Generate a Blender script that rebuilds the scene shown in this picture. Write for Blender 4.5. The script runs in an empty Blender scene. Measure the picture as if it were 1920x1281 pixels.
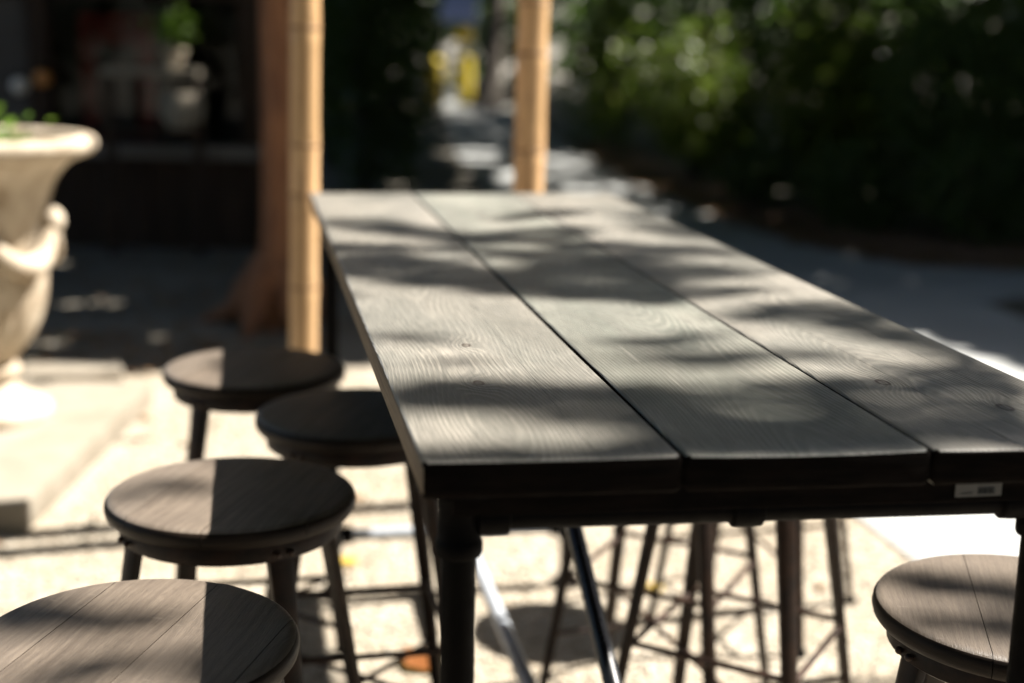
import bpy, bmesh, math, random
import numpy as np
from mathutils import Vector, Matrix
random.seed(7)
RNG = np.random.default_rng(11)
PI = math.pi
R = math.radians
sc = bpy.context.scene
COL = sc.collection

# ------------------------------------------------------------------ camera
cam_d = bpy.data.cameras.new('camera')
cam = bpy.data.objects.new('camera', cam_d)
COL.objects.link(cam)
sc.camera = cam
cam_d.sensor_width = 36.0
cam_d.lens = 50.0
cam_d.clip_start = 0.05
cam_d.clip_end = 1500
cam.matrix_world = (Matrix.Translation((0, 0, 1.465)) @ Matrix.Rotation(R(90 - 12.157), 4, 'X')
                    @ Matrix.Rotation(0.02, 4, 'Z'))
cam_d.dof.use_dof = True
cam_d.dof.focus_distance = 1.72
cam_d.dof.aperture_fstop = 1.9

# ------------------------------------------------------------------ daylight
SUN_AZ = R(16.7)                       # anticlockwise from +X
SH = 0.744                             # horizontal run per metre of height
SUNV = np.array([SH * math.cos(SUN_AZ), SH * math.sin(SUN_AZ), 1.0])   # towards the sun, per metre of height
sun_dir = Vector(SUNV).normalized()
world = bpy.data.worlds.new('World')
sc.world = world
world.use_nodes = True
wn = world.node_tree
sky = wn.nodes.new('ShaderNodeTexSky')
sky.sky_type = 'NISHITA'
sky.sun_disc = False
sky.sun_elevation = math.asin(sun_dir.z)
sky.sun_rotation = PI / 2 - SUN_AZ
sky.air_density = 1.0
sky.dust_density = 1.5
wn.links.new(sky.outputs[0], wn.nodes['Background'].inputs[0])
wn.nodes['Background'].inputs[1].default_value = 0.055
sun_d = bpy.data.lights.new('sun', 'SUN')
sun_d.energy = 5.0
sun_d.angle = R(0.53)
sun_d.color = (1.0, 0.94, 0.855)
sun = bpy.data.objects.new('sun', sun_d)
COL.objects.link(sun)
sun.rotation_euler = sun_dir.to_track_quat('Z', 'Y').to_euler()
sun.location = (6, 3, 9)
sc.view_settings.view_transform = 'Standard'
sc.view_settings.look = 'None'
sc.view_settings.gamma = 1.0
sc.view_settings.exposure = 1.86
sc.view_settings.use_curve_mapping = False
sc.render.engine = 'CYCLES'
sc.cycles.use_denoising = True
sc.cycles.max_bounces = 7
sc.cycles.diffuse_bounces = 3
sc.cycles.glossy_bounces = 3
sc.cycles.transmission_bounces = 4
sc.cycles.transparent_max_bounces = 8
sc.cycles.sample_clamp_indirect = 6.0
sc.cycles.caustics_reflective = False
sc.cycles.caustics_refractive = False

# ------------------------------------------------------------------ helpers
def tag(o, label=None, cat=None, group=None, kind=None):
    if label: o['label'] = label
    if cat: o['category'] = cat
    if group: o['group'] = group
    if kind: o['kind'] = kind
    return o

def empty(name, loc=(0, 0, 0), rz=0.0, label=None, cat=None, group=None):
    o = bpy.data.objects.new(name, None)
    COL.objects.link(o)
    o.empty_display_size = 0.1
    o.location = loc
    o.rotation_euler = (0, 0, rz)
    return tag(o, label, cat, group)

def link(name, me, m=None, parent=None, smooth=False):
    o = bpy.data.objects.new(name, me)
    COL.objects.link(o)
    if m is not None and not me.materials: me.materials.append(m)
    if parent is not None: o.parent = parent
    if smooth:
        me.polygons.foreach_set('use_smooth', [True] * len(me.polygons))
    return o

def auto(me, ang=40):
    me.polygons.foreach_set('use_smooth', [True] * len(me.polygons))
    me.set_sharp_from_angle(angle=R(ang))

class MB:
    """collects simple solids into one mesh"""
    def __init__(s): s.v = []; s.f = []
    def add(s, v, f):
        n = len(s.v); s.v += [tuple(p) for p in v]; s.f += [tuple(i + n for i in q) for q in f]; return s
    def box(s, x0, x1, y0, y1, z0, z1, mw=None):
        v = [(x, y, z) for z in (z0, z1) for y in (y0, y1) for x in (x0, x1)]
        if mw is not None: v = [tuple(mw @ Vector(p)) for p in v]
        return s.add(v, [(0, 2, 3, 1), (4, 5, 7, 6), (0, 1, 5, 4), (2, 6, 7, 3), (0, 4, 6, 2), (1, 3, 7, 5)])
    def tube(s, pts, rad, n=12, cap=True):
        pts = [Vector(p) for p in pts]
        if not hasattr(rad, '__len__'): rad = [rad] * len(pts)
        v = []; f = []
        t0 = (pts[1] - pts[0]).normalized()
        a = t0.orthogonal().normalized()
        for i, p in enumerate(pts):
            t = (pts[min(i + 1, len(pts) - 1)] - pts[max(i - 1, 0)]).normalized()
            a = (a - t * a.dot(t)).normalized(); b = t.cross(a)
            for k in range(n):
                q = 2 * PI * k / n
                v.append(p + (a * math.cos(q) + b * math.sin(q)) * rad[i])
        for i in range(len(pts) - 1):
            for k in range(n):
                k2 = (k + 1) % n
                f.append((i * n + k, i * n + k2, (i + 1) * n + k2, (i + 1) * n + k))
        if cap:
            f.append(tuple(reversed(range(n)))); m = (len(pts) - 1) * n; f.append(tuple(range(m, m + n)))
        return s.add(v, f)
    def lathe(s, prof, n=32, c=(0, 0), fn=None):
        v = []; f = []
        for i, (r, z) in enumerate(prof):
            for k in range(n):
                q = 2 * PI * k / n
                rr = r if fn is None else fn(r, z, q)
                v.append((c[0] + rr * math.cos(q), c[1] + rr * math.sin(q), z))
        for i in range(len(prof) - 1):
            for k in range(n):
                k2 = (k + 1) % n
                f.append((i * n + k, i * n + k2, (i + 1) * n + k2, (i + 1) * n + k))
        f.append(tuple(reversed(range(n)))); m = (len(prof) - 1) * n; f.append(tuple(range(m, m + n)))
        return s.add(v, f)
    def sphere(s, c, r, n=12, m=8, sc_=(1, 1, 1)):
        v = []; f = []
        for i in range(m + 1):
            th = PI * i / m
            for k in range(n):
                q = 2 * PI * k / n
                v.append((c[0] + r * sc_[0] * math.sin(th) * math.cos(q), c[1] + r * sc_[1] * math.sin(th) * math.sin(q), c[2] - r * sc_[2] * math.cos(th)))
        for i in range(m):
            for k in range(n):
                k2 = (k + 1) % n
                f.append((i * n + k, i * n + k2, (i + 1) * n + k2, (i + 1) * n + k))
        return s.add(v, f)
    def mesh(s, name):
        me = bpy.data.meshes.new(name); me.from_pydata(s.v, [], s.f); me.validate(); me.update(); return me
    def build(s, name, m, parent=None, smooth=False, bevel=0, seg=2, ang=40):
        me = s.mesh(name)
        if bevel:
            bm = bmesh.new(); bm.from_mesh(me)
            bmesh.ops.remove_doubles(bm, verts=bm.verts, dist=1e-6)
            ed = [e for e in bm.edges if len(e.link_faces) == 2 and e.calc_face_angle(0) > R(35)]
            bmesh.ops.bevel(bm, geom=ed, offset=bevel, segments=seg, affect='EDGES', profile=0.6)
            bm.to_mesh(me); bm.free()
        if smooth or bevel: auto(me, ang)
        return link(name, me, m, parent)

# ------------------------------------------------------------------ materials
class NT:
    def __init__(s, name):
        s.m = bpy.data.materials.new(name); s.m.use_nodes = True
        s.n = s.m.node_tree; s.b = s.n.nodes['Principled BSDF']
        s.tc = s.n.nodes.new('ShaderNodeTexCoord')
    def _in(s, sock, v):
        if v is None: return
        if isinstance(v, bpy.types.NodeSocket): s.n.links.new(v, sock)
        else:
            if hasattr(sock.default_value, '__len__') and hasattr(v, '__len__') and len(sock.default_value) == 4 and len(v) == 3: v = (*v, 1)
            sock.default_value = v
    def M(s, op, a, b=None, c=None, clamp=False):
        n = s.n.nodes.new('ShaderNodeMath'); n.operation = op; n.use_clamp = clamp
        for i, v in enumerate((a, b, c)): s._in(n.inputs[i], v)
        return n.outputs[0]
    def xyz(s, v):
        n = s.n.nodes.new('ShaderNodeSeparateXYZ'); s._in(n.inputs[0], v); return n.outputs
    def comb(s, x, y, z):
        n = s.n.nodes.new('ShaderNodeCombineXYZ')
        for i, v in enumerate((x, y, z)): s._in(n.inputs[i], v)
        return n.outputs[0]
    def mapv(s, v, sc_, loc=(0, 0, 0)):
        n = s.n.nodes.new('ShaderNodeMapping'); s._in(n.inputs[0], v); n.inputs['Scale'].default_value = sc_; n.inputs['Location'].default_value = loc; return n.outputs[0]
    def noise(s, v, scale, detail=2, rough=0.5, col=False):
        n = s.n.nodes.new('ShaderNodeTexNoise'); s._in(n.inputs['Vector'], v)
        n.inputs['Scale'].default_value = scale; n.inputs['Detail'].default_value = detail; n.inputs['Roughness'].default_value = rough
        return n.outputs[1 if col else 0]
    def vor(s, v, scale, out='Distance'):
        n = s.n.nodes.new('ShaderNodeTexVoronoi'); s._in(n.inputs['Vector'], v); n.inputs['Scale'].default_value = scale; return n.outputs[out]
    def ramp(s, f, stops):
        n = s.n.nodes.new('ShaderNodeValToRGB'); s._in(n.inputs[0], f)
        e = n.color_ramp.elements
        while len(e) < len(stops): e.new(0.5)
        for k, (p, c) in enumerate(stops):
            e[k].position = p; e[k].color = (c, c, c, 1) if not hasattr(c, '__len__') else (*c, 1)
        return n.outputs[0]
    def mix(s, f, a, b, mode='MIX'):
        n = s.n.nodes.new('ShaderNodeMix'); n.data_type = 'RGBA'; n.blend_type = mode
        s._in(n.inputs[0], f); s._in(n.inputs[6], a); s._in(n.inputs[7], b); return n.outputs[2]
    def bump(s, h, st=0.5, dist=0.01, nrm=None):
        n = s.n.nodes.new('ShaderNodeBump'); s._in(n.inputs['Height'], h); n.inputs['Strength'].default_value = st; n.inputs['Distance'].default_value = dist
        if nrm is not None: s._in(n.inputs['Normal'], nrm)
        return n.outputs[0]
    def out(s, col=None, rough=None, nrm=None, spec=None, metal=None, coat=None, sheen=None):
        if sheen is not None:
            s.b.inputs['Sheen Weight'].default_value = sheen; s.b.inputs['Sheen Roughness'].default_value = 0.35
        if col is not None: s._in(s.b.inputs['Base Color'], col)
        if rough is not None: s._in(s.b.inputs['Roughness'], rough)
        if nrm is not None: s._in(s.b.inputs['Normal'], nrm)
        if spec is not None: s._in(s.b.inputs['Specular IOR Level'], spec)
        if metal is not None: s._in(s.b.inputs['Metallic'], metal)
        if coat is not None: s._in(s.b.inputs['Coat Weight'], coat)
        return s.m

def simple(name, c1, c2, scale=8, rough=0.6, bst=0.3, bdist=0.004, metal=0, spec=0.5, detail=5, coord='Object', stretch=(1, 1, 1)):
    t = NT(name); v = t.mapv(t.tc.outputs[coord], stretch)
    n = t.noise(v, scale, detail, 0.6)
    f = t.ramp(n, [(0.35, 0.0), (0.68, 1.0)])
    col = t.mix(f, c1, c2)
    rr = t.ramp(t.noise(v, scale * 2.3, 3), [(0.3, rough * 0.85), (0.7, min(1, rough * 1.15))])
    fine = t.noise(v, scale * 6, 4, 0.65)
    return t.out(col, rr, t.bump(fine, bst, bdist), spec, metal)

def table_wood(name, off, x0, knots, seams, green_shade=0.0):
    t = NT(name)
    p = t.tc.outputs['Object']; X, Y, Z = t.xyz(p)
    M = t.M
    nA = t.noise(t.comb(M('MULTIPLY', X, 2.0), M('MULTIPLY', Y, 0.8), off), 1.0, 2)
    nB = t.noise(t.comb(M('MULTIPLY', X, 1.0), M('MULTIPLY', Y, 0.62), off + 9), 1.6, 1.0)
    xx = M('ADD', M('SUBTRACT', X, x0), M('MULTIPLY', M('SUBTRACT', nA, 0.5), 0.14))
    zz = M('ADD', M('MULTIPLY', M('SUBTRACT', nB, 0.22), 0.17), 0.03)
    r = M('SQRT', M('ADD', M('MULTIPLY', xx, xx), M('MULTIPLY', zz, zz)))
    kd = None
    for (kx, ky, rad) in knots:
        dx = M('SUBTRACT', X, kx); dy = M('MULTIPLY', M('SUBTRACT', Y, ky), 0.55)
        d2 = M('ADD', M('MULTIPLY', dx, dx), M('MULTIPLY', dy, dy))
        g = M('POWER', 2.718, M('MULTIPLY', d2, -1.0 / (rad * 3.2) ** 2))
        r = M('ADD', r, M('MULTIPLY', g, rad * 1.9))
        d = M('DIVIDE', M('SQRT', d2), rad)
        kd = d if kd is None else M('MINIMUM', kd, d)
    wob = t.noise(t.comb(M('MULTIPLY', X, 45.0), M('MULTIPLY', Y, 2.2), off), 1.0, 2)
    r = M('ADD', r, M('MULTIPLY', wob, 0.0038))
    w = M('SINE', M('MULTIPLY', r, 2 * PI / 0.0038))
    late = t.ramp(M('ADD', M('MULTIPLY', w, 0.5), 0.5), [(0.35, 0.0), (0.92, 1.0)])
    streak = t.noise(t.comb(M('MULTIPLY', X, 620.0), M('MULTIPLY', Y, 16.0), Z), 1.0, 3, 0.6)
    band = t.noise(t.comb(M('MULTIPLY', X, 34.0), M('MULTIPLY', Y, 1.4), off), 1.0, 3, 0.6)
    blot = t.noise(t.comb(M('MULTIPLY', X, 5.0), M('MULTIPLY', Y, 2.4), off + 3), 1.0, 4, 0.6)
    dark = (0.158, 0.150, 0.130); lite = (0.53, 0.48, 0.405)
    if green_shade: dark = (0.122, 0.142, 0.116); lite = (0.49, 0.465, 0.395)  # green cast of leaf-filtered shade put into the plank colour
    amp = t.ramp(blot, [(0.35, 0.10), (0.62, 1.0)])
    col = t.mix(M('ADD', M('MULTIPLY', late, M('MULTIPLY', amp, 0.44)), 0.20), dark, lite)
    col = t.mix(t.ramp(band, [(0.35, 0.0), (0.75, 0.5)]), col, (0.29, 0.262, 0.23))
    col = t.mix(t.ramp(streak, [(0.34, 0.75), (0.56, 0.0)]), col, (0.075, 0.073, 0.062))
    col = t.mix(t.ramp(blot, [(0.40, 0.45), (0.62, 0.0)]), col, (0.085, 0.092, 0.082))
    big = t.noise(t.comb(M('MULTIPLY', X, 2.6), M('MULTIPLY', Y, 1.5), off + 6), 1.0, 3, 0.55)
    col = t.mix(t.ramp(big, [(0.36, 0.5), (0.6, 0.0)]), col, (0.095, 0.088, 0.070))
    scr = t.noise(t.comb(M('MULTIPLY', X, 160.0), M('MULTIPLY', Y, 3.0), off + 2), 1.0, 2, 0.5)
    col = t.mix(t.ramp(scr, [(0.67, 0.0), (0.74, 0.28)]), col, (0.42, 0.39, 0.34))
    spk = t.noise(p, 130.0, 2, 0.5)
    col = t.mix(t.ramp(spk, [(0.70, 0.0), (0.76, 0.8)]), col, (0.05, 0.045, 0.035))
    if kd is not None:
        col = t.mix(t.ramp(kd, [(0.0, 0.8), (0.2, 0.35), (0.5, 0.35), (0.68, 1.0), (0.95, 0.9), (1.0, 0.0)]), col, (0.035, 0.018, 0.010))
    h = M('ADD', M('MULTIPLY', late, 0.55), M('MULTIPLY', streak, 0.5))
    for sx in seams:
        d = M('ABSOLUTE', M('SUBTRACT', X, sx))
        f = t.ramp(M('MULTIPLY', d, 300.0), [(0.0, 1.0), (0.30, 0.0)])
        col = t.mix(M('MULTIPLY', f, 0.7), col, (0.05, 0.045, 0.035)); h = M('SUBTRACT', h, M('MULTIPLY', f, 1.2))
    rough = t.ramp(blot, [(0.3, 0.40), (0.7, 0.52)])
    return t.out(col, rough, t.bump(h, 0.75, 0.0009), 0.5, sheen=0.22)

def seat_wood(name):
    t = NT(name); p = t.tc.outputs['Object']; X, Y, Z = t.xyz(p); M = t.M
    rnd = t.n.nodes.new('ShaderNodeObjectInfo').outputs['Random']; X = M('ADD', X, M('MULTIPLY', rnd, 3.0)); Y = M('ADD', Y, M('MULTIPLY', rnd, 7.0))
    warp = t.noise(t.comb(M('MULTIPLY', X, 4.0), M('MULTIPLY', Y, 2.0), 0.0), 1.0, 2)
    u = M('ADD', X, M('MULTIPLY', warp, 0.06))
    g1 = t.noise(t.comb(M('MULTIPLY', u, 150.0), M('MULTIPLY', Y, 6.0), Z), 1.0, 4, 0.65)
    g2 = t.noise(t.comb(M('MULTIPLY', u, 900.0), M('MULTIPLY', Y, 55.0), Z), 1.0, 3, 0.6)
    bl = t.noise(p, 9.0, 3)
    col = t.mix(t.ramp(g1, [(0.3, 0.0), (0.7, 1.0)]), (0.086, 0.065, 0.048), (0.195, 0.158, 0.122))
    col = t.mix(t.ramp(g2, [(0.28, 0.6), (0.5, 0.0)]), col, (0.035, 0.026, 0.02))
    col = t.mix(t.ramp(bl, [(0.35, 0.35), (0.65, 0.0)]), col, (0.06, 0.046, 0.036))
    col = t.mix(M('MULTIPLY', rnd, 0.35), col, (0.17, 0.145, 0.12))
    scr = t.noise(t.comb(M('MULTIPLY', X, 30.0), M('MULTIPLY', Y, 140.0), 0.0), 1.0, 2)
    col = t.mix(t.ramp(scr, [(0.68, 0.0), (0.75, 0.4)]), col, (0.26, 0.22, 0.18))
    h = M('ADD', M('MULTIPLY', g1, 0.5), g2)
    return t.out(col, t.ramp(g1, [(0.3, 0.5), (0.7, 0.38)]), t.bump(h, 0.9, 0.0008), 0.5, sheen=0.08)

def leaf_mat(name, c1, c2, gloss=0.35, trans=0.35):
    t = NT(name)
    info = t.n.nodes.new('ShaderNodeNewGeometry')
    f = info.outputs['Random Per Island']
    col = t.mix(t.ramp(f, [(0.0, 0.0), (1.0, 1.0)]), c1, c2)
    t.out(col, gloss, None, 0.5)
    tr = t.n.nodes.new('ShaderNodeBsdfTranslucent'); t._in(tr.inputs[0], t.mix(0.5, col, (0.16, 0.30, 0.03)))
    mx = t.n.nodes.new('ShaderNodeMixShader'); mx.inputs[0].default_value = trans
    o = t.n.nodes['Material Output']
    t.n.links.new(t.b.outputs[0], mx.inputs[1]); t.n.links.new(tr.outputs[0], mx.inputs[2]); t.n.links.new(mx.outputs[0], o.inputs[0])
    return t.m

M_ = {}
M_['steel'] = simple('dark_blackened_steel', (0.002, 0.0018, 0.0018), (0.005, 0.004, 0.0035), 26, 0.6, 0.35, 0.0015, spec=0.06)
M_['brace'] = simple('oiled_steel_tube', (0.008, 0.009, 0.011), (0.016, 0.018, 0.022), 26, 0.30, 0.3, 0.001, spec=0.7)
M_['rod'] = simple('rust_brown_steel', (0.018, 0.009, 0.006), (0.05, 0.023, 0.012), 40, 0.5, 0.4, 0.001, spec=0.35)
M_['leg'] = simple('dark_bronze_steel', (0.008, 0.005, 0.0035), (0.030, 0.015, 0.008), 22, 0.48, 0.35, 0.0012, spec=0.2)
M_['galv'] = simple('scuffed_steel_tube', (0.34, 0.37, 0.41), (0.46, 0.49, 0.53), 34, 0.42, 0.3, 0.001, metal=0.2)
M_['seat'] = seat_wood('dark_stained_seat_wood')
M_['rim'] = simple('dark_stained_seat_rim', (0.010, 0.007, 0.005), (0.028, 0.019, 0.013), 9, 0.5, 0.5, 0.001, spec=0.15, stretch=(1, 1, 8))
M_['edge'] = simple('sawn_plank_side', (0.10, 0.07, 0.045), (0.20, 0.145, 0.09), 6, 0.6, 0.5, 0.001, stretch=(12, 1, 60))
M_['stone'] = simple('weathered_pale_limestone', (0.28, 0.22, 0.15), (0.56, 0.49, 0.39), 7, 0.85, 0.6, 0.006, spec=0.3)
M_['slab'] = simple('pale_sandstone_slab', (0.20, 0.175, 0.135), (0.27, 0.24, 0.195), 6, 0.85, 0.5, 0.003, spec=0.3)
M_['bark'] = simple('red_brown_bark', (0.16, 0.066, 0.030), (0.32, 0.145, 0.066), 6, 0.75, 0.7, 0.02, stretch=(4, 4, 0.7))
M_['bark2'] = simple('grey_brown_bark', (0.05, 0.04, 0.03), (0.11, 0.09, 0.07), 6, 0.85, 0.8, 0.03, stretch=(4, 4, 0.7))
M_['shaded_wood'] = simple('shade_darkened_wood', (0.003, 0.0024, 0.002), (0.010, 0.007, 0.0055), 14, 0.85, 0.6, 0.002, spec=0.05, stretch=(1, 1, 6))  # near-black colour holds the shade of plank ends, undersides, gaps and apron
M_['dwood'] = simple('dark_stained_timber', (0.016, 0.009, 0.005), (0.045, 0.024, 0.013), 5, 0.65, 0.4, 0.003, spec=0.25, stretch=(3, 3, 0.5))
M_['greypanel'] = simple('grey_painted_panel', (0.05, 0.045, 0.042), (0.075, 0.07, 0.065), 3, 0.7, 0.2, 0.002)
M_['grey_ledge'] = simple('weathered_grey_ledge_timber', (0.11, 0.10, 0.09), (0.18, 0.165, 0.15), 5, 0.6, 0.3, 0.003, stretch=(0.6, 4, 4))
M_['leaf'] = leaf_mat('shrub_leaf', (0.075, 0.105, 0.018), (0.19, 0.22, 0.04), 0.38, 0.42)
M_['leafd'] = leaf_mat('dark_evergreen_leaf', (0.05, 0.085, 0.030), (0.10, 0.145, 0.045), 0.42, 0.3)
M_['leafc'] = leaf_mat('canopy_leaf', (0.035, 0.065, 0.016), (0.07, 0.11, 0.025), 0.6, 0.22)
M_['leafy'] = leaf_mat('bright_young_leaf', (0.08, 0.16, 0.02), (0.16, 0.26, 0.03), 0.35, 0.45)
M_['litter'] = leaf_mat('dry_brown_leaf', (0.10, 0.05, 0.022), (0.22, 0.12, 0.05), 0.6, 0.15)
M_['oleaf'] = leaf_mat('orange_fallen_leaf', (0.16, 0.05, 0.012), (0.26, 0.09, 0.02), 0.5, 0.3)
M_['yleaf'] = leaf_mat('yellow_fallen_leaf', (0.60, 0.40, 0.06), (0.70, 0.48, 0.10), 0.5, 0.3)
M_['yellow'] = simple('yellow_paint', (0.62, 0.46, 0.03), (0.72, 0.55, 0.06), 8, 0.45, 0.1, 0.001)
M_['blue'] = simple('blue_enamel', (0.16, 0.22, 0.50), (0.20, 0.27, 0.56), 6, 0.4, 0.1, 0.001)
M_['red'] = simple('faded_red_fabric', (0.22, 0.018, 0.014), (0.34, 0.03, 0.024), 12, 0.8, 0.3, 0.002)
M_['white'] = simple('white_glazed_ceramic', (0.70, 0.68, 0.64), (0.78, 0.76, 0.72), 6, 0.3, 0.1, 0.001)
M_['amber'] = simple('amber_glazed_clay', (0.50, 0.20, 0.05), (0.62, 0.28, 0.08), 6, 0.3, 0.1, 0.001)
M_['label'] = simple('dull_white_paper', (0.13, 0.125, 0.115), (0.17, 0.16, 0.15), 20, 0.6, 0.1, 0.0005)
M_['ink'] = simple('black_print', (0.015, 0.015, 0.015), (0.02, 0.02, 0.02), 20, 0.6, 0.0, 0.0005)

def bamboo_mat(name):
    t = NT(name); X, Y, Z = t.xyz(t.tc.outputs['Object']); M = t.M
    fib = t.noise(t.comb(M('MULTIPLY', X, 90.0), M('MULTIPLY', Y, 90.0), M('MULTIPLY', Z, 3.0)), 1.0, 4, 0.6)
    mot = t.noise(t.tc.outputs['Object'], 7.0, 3)
    col = t.mix(t.ramp(fib, [(0.3, 0.0), (0.7, 1.0)]), (0.50, 0.29, 0.13), (0.72, 0.475, 0.26))
    col = t.mix(t.ramp(mot, [(0.4, 0.0), (0.7, 0.5)]), col, (0.38, 0.24, 0.11))
    rnd = t.n.nodes.new('ShaderNodeObjectInfo').outputs['Random']
    col = t.mix(M('MULTIPLY', rnd, 0.45), col, (0.42, 0.27, 0.13))
    st = t.noise(t.comb(M('MULTIPLY', X, 14.0), M('MULTIPLY', Y, 14.0), M('MULTIPLY', Z, 5.0)), 1.0, 4, 0.6)
    col = t.mix(t.ramp(st, [(0.56, 0.0), (0.72, 0.55)]), col, (0.22, 0.12, 0.055))
    return t.out(col, 0.42, t.bump(fib, 0.3, 0.001), 0.5)
M_['bamboo'] = bamboo_mat('straw_bamboo')
M_['node'] = simple('bamboo_node_ring', (0.24, 0.13, 0.055), (0.42, 0.26, 0.12), 20, 0.6, 0.3, 0.001)

def gravel_mat():
    t = NT('pale_gravel'); p = t.tc.outputs['Object']
    v1 = t.vor(p, 62.0, 'Color'); d1 = t.vor(p, 62.0); n = t.noise(p, 3.0, 5, 0.6); n2 = t.noise(p, 0.8, 3)
    s = t.xyz(v1)[0]
    col = t.mix(s, (0.25, 0.215, 0.165), (0.43, 0.385, 0.315))
    col = t.mix(t.ramp(n, [(0.42, 0.0), (0.70, 0.5)]), col, (0.26, 0.205, 0.135))
    col = t.mix(t.ramp(n2, [(0.35, 0.25), (0.6, 0.0)]), col, (0.23, 0.19, 0.135))
    return t.out(col, 0.9, t.bump(d1, 0.8, 0.008), 0.3)
M_['gravel'] = gravel_mat()
def stones_mat():
    t = NT('pale_pebble'); g = t.n.nodes.new('ShaderNodeNewGeometry').outputs['Random Per Island']
    col = t.ramp(g, [(0.0, (0.20, 0.155, 0.105)), (0.35, (0.34, 0.29, 0.22)), (0.8, (0.44, 0.40, 0.33)), (1.0, (0.54, 0.51, 0.45))])
    return t.out(col, 0.8, t.bump(t.noise(t.tc.outputs['Object'], 300, 3), 0.3, 0.001), 0.35)
M_['pebble'] = stones_mat()
def path_mat():
    t = NT('grey_concrete_path'); p = t.tc.outputs['Object']
    n = t.noise(p, 2.2, 6, 0.65); f = t.noise(p, 70.0, 3); st = t.noise(p, 0.7, 3)
    col = t.mix(t.ramp(n, [(0.3, 0.0), (0.7, 1.0)]), (0.36, 0.375, 0.37), (0.47, 0.48, 0.47))
    col = t.mix(t.ramp(st, [(0.35, 0.4), (0.6, 0.0)]), col, (0.23, 0.23, 0.23))
    col = t.mix(t.ramp(f, [(0.35, 0.35), (0.55, 0.0)]), col, (0.12, 0.12, 0.12))
    return t.out(col, t.ramp(n, [(0.3, 0.55), (0.7, 0.75)]), t.bump(f, 0.4, 0.002), 0.45)
M_['path'] = path_mat()
def soil_mat():
    t = NT('dark_damp_earth'); p = t.tc.outputs['Object']
    n = t.noise(p, 1.6, 6, 0.65); f = t.noise(p, 26.0, 4)
    col = t.mix(t.ramp(n, [(0.35, 0.0), (0.65, 1.0)]), (0.12, 0.11, 0.09), (0.22, 0.20, 0.165))
    col = t.mix(t.ramp(f, [(0.55, 0.0), (0.75, 0.6)]), col, (0.13, 0.085, 0.045))
    return t.out(col, 0.85, t.bump(f, 0.7, 0.02), 0.3)
M_['soil'] = soil_mat()
M_['mulch'] = simple('brown_bark_mulch_bed', (0.18, 0.10, 0.06), (0.36, 0.21, 0.13), 18, 0.85, 0.8, 0.02)

def glass_mat():
    t = NT('window_glass')
    t.n.nodes.remove(t.b)
    g = t.n.nodes.new('ShaderNodeBsdfGlossy'); g.inputs['Roughness'].default_value = 0.015; g.inputs[0].default_value = (1, 1, 1, 1)
    tr = t.n.nodes.new('ShaderNodeBsdfTransparent'); tr.inputs[0].default_value = (0.85, 0.88, 0.86, 1)
    fr = t.n.nodes.new('ShaderNodeFresnel'); fr.inputs[0].default_value = 1.25
    f = t.M('ADD', t.M('MULTIPLY', fr.outputs[0], 1.0), 0.0)
    mx = t.n.nodes.new('ShaderNodeMixShader'); t.n.links.new(f, mx.inputs[0])
    t.n.links.new(tr.outputs[0], mx.inputs[1]); t.n.links.new(g.outputs[0], mx.inputs[2])
    t.n.links.new(mx.outputs[0], t.n.nodes['Material Output'].inputs[0])
    return t.m
M_['glass'] = glass_mat()

# ------------------------------------------------------------------ leaf clouds
def leaves(name, P, size, m, parent=None, up=0.35, asp=0.55, jit=0.35, droop=0.0):
    """many small folded leaf blades as one mesh"""
    P = np.asarray(P, float); n = len(P)
    nr = RNG.normal(size=(n, 3)); nr[:, 2] = np.abs(nr[:, 2]) + up * 2; nr /= np.linalg.norm(nr, axis=1)[:, None]
    t = RNG.normal(size=(n, 3)); t -= (t * nr).sum(1)[:, None] * nr; t /= np.linalg.norm(t, axis=1)[:, None]
    b = np.cross(nr, t)
    s = size * (1 + jit * RNG.uniform(-1, 1, n))[:, None]
    a0 = P - t * s * .5; a1 = P + b * s * asp * .5 + nr * s * .10 - t * s * .05
    a2 = P + t * s * .5 + nr * s * (-droop); a3 = P - b * s * asp * .5 + nr * s * .10 - t * s * .05
    V = np.stack([a0, a1, a2, a3], 1).reshape(-1, 3)
    me = bpy.data.meshes.new(name)
    me.vertices.add(n * 4); me.vertices.foreach_set('co', V.ravel())
    F = np.arange(n) * 4
    tri = np.stack([F, F + 1, F + 2, F, F + 2, F + 3], 1).reshape(-1)
    me.loops.add(n * 6); me.loops.foreach_set('vertex_index', tri.astype(np.int32))
    me.polygons.add(n * 2); me.polygons.foreach_set('loop_start', (np.arange(n * 2) * 3).astype(np.int32))
    me.polygons.foreach_set('loop_total', np.full(n * 2, 3, np.int32))
    me.update(calc_edges=True)
    return link(name, me, m, parent)

def sheet(name, pts, z, m, label=None, thick=0.0):
    mb = MB(); n = len(pts)
    v = [(x, y, z) for x, y in pts]
    if thick:
        v += [(x, y, z - thick) for x, y in pts]
        mb.add(v, [tuple(range(n))] + [(i, i + n, (i + 1) % n + n, (i + 1) % n) for i in range(n)])
    else: mb.add(v, [tuple(range(n))])
    o = mb.build(name, m)
    return tag(o, kind='structure')

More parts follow.
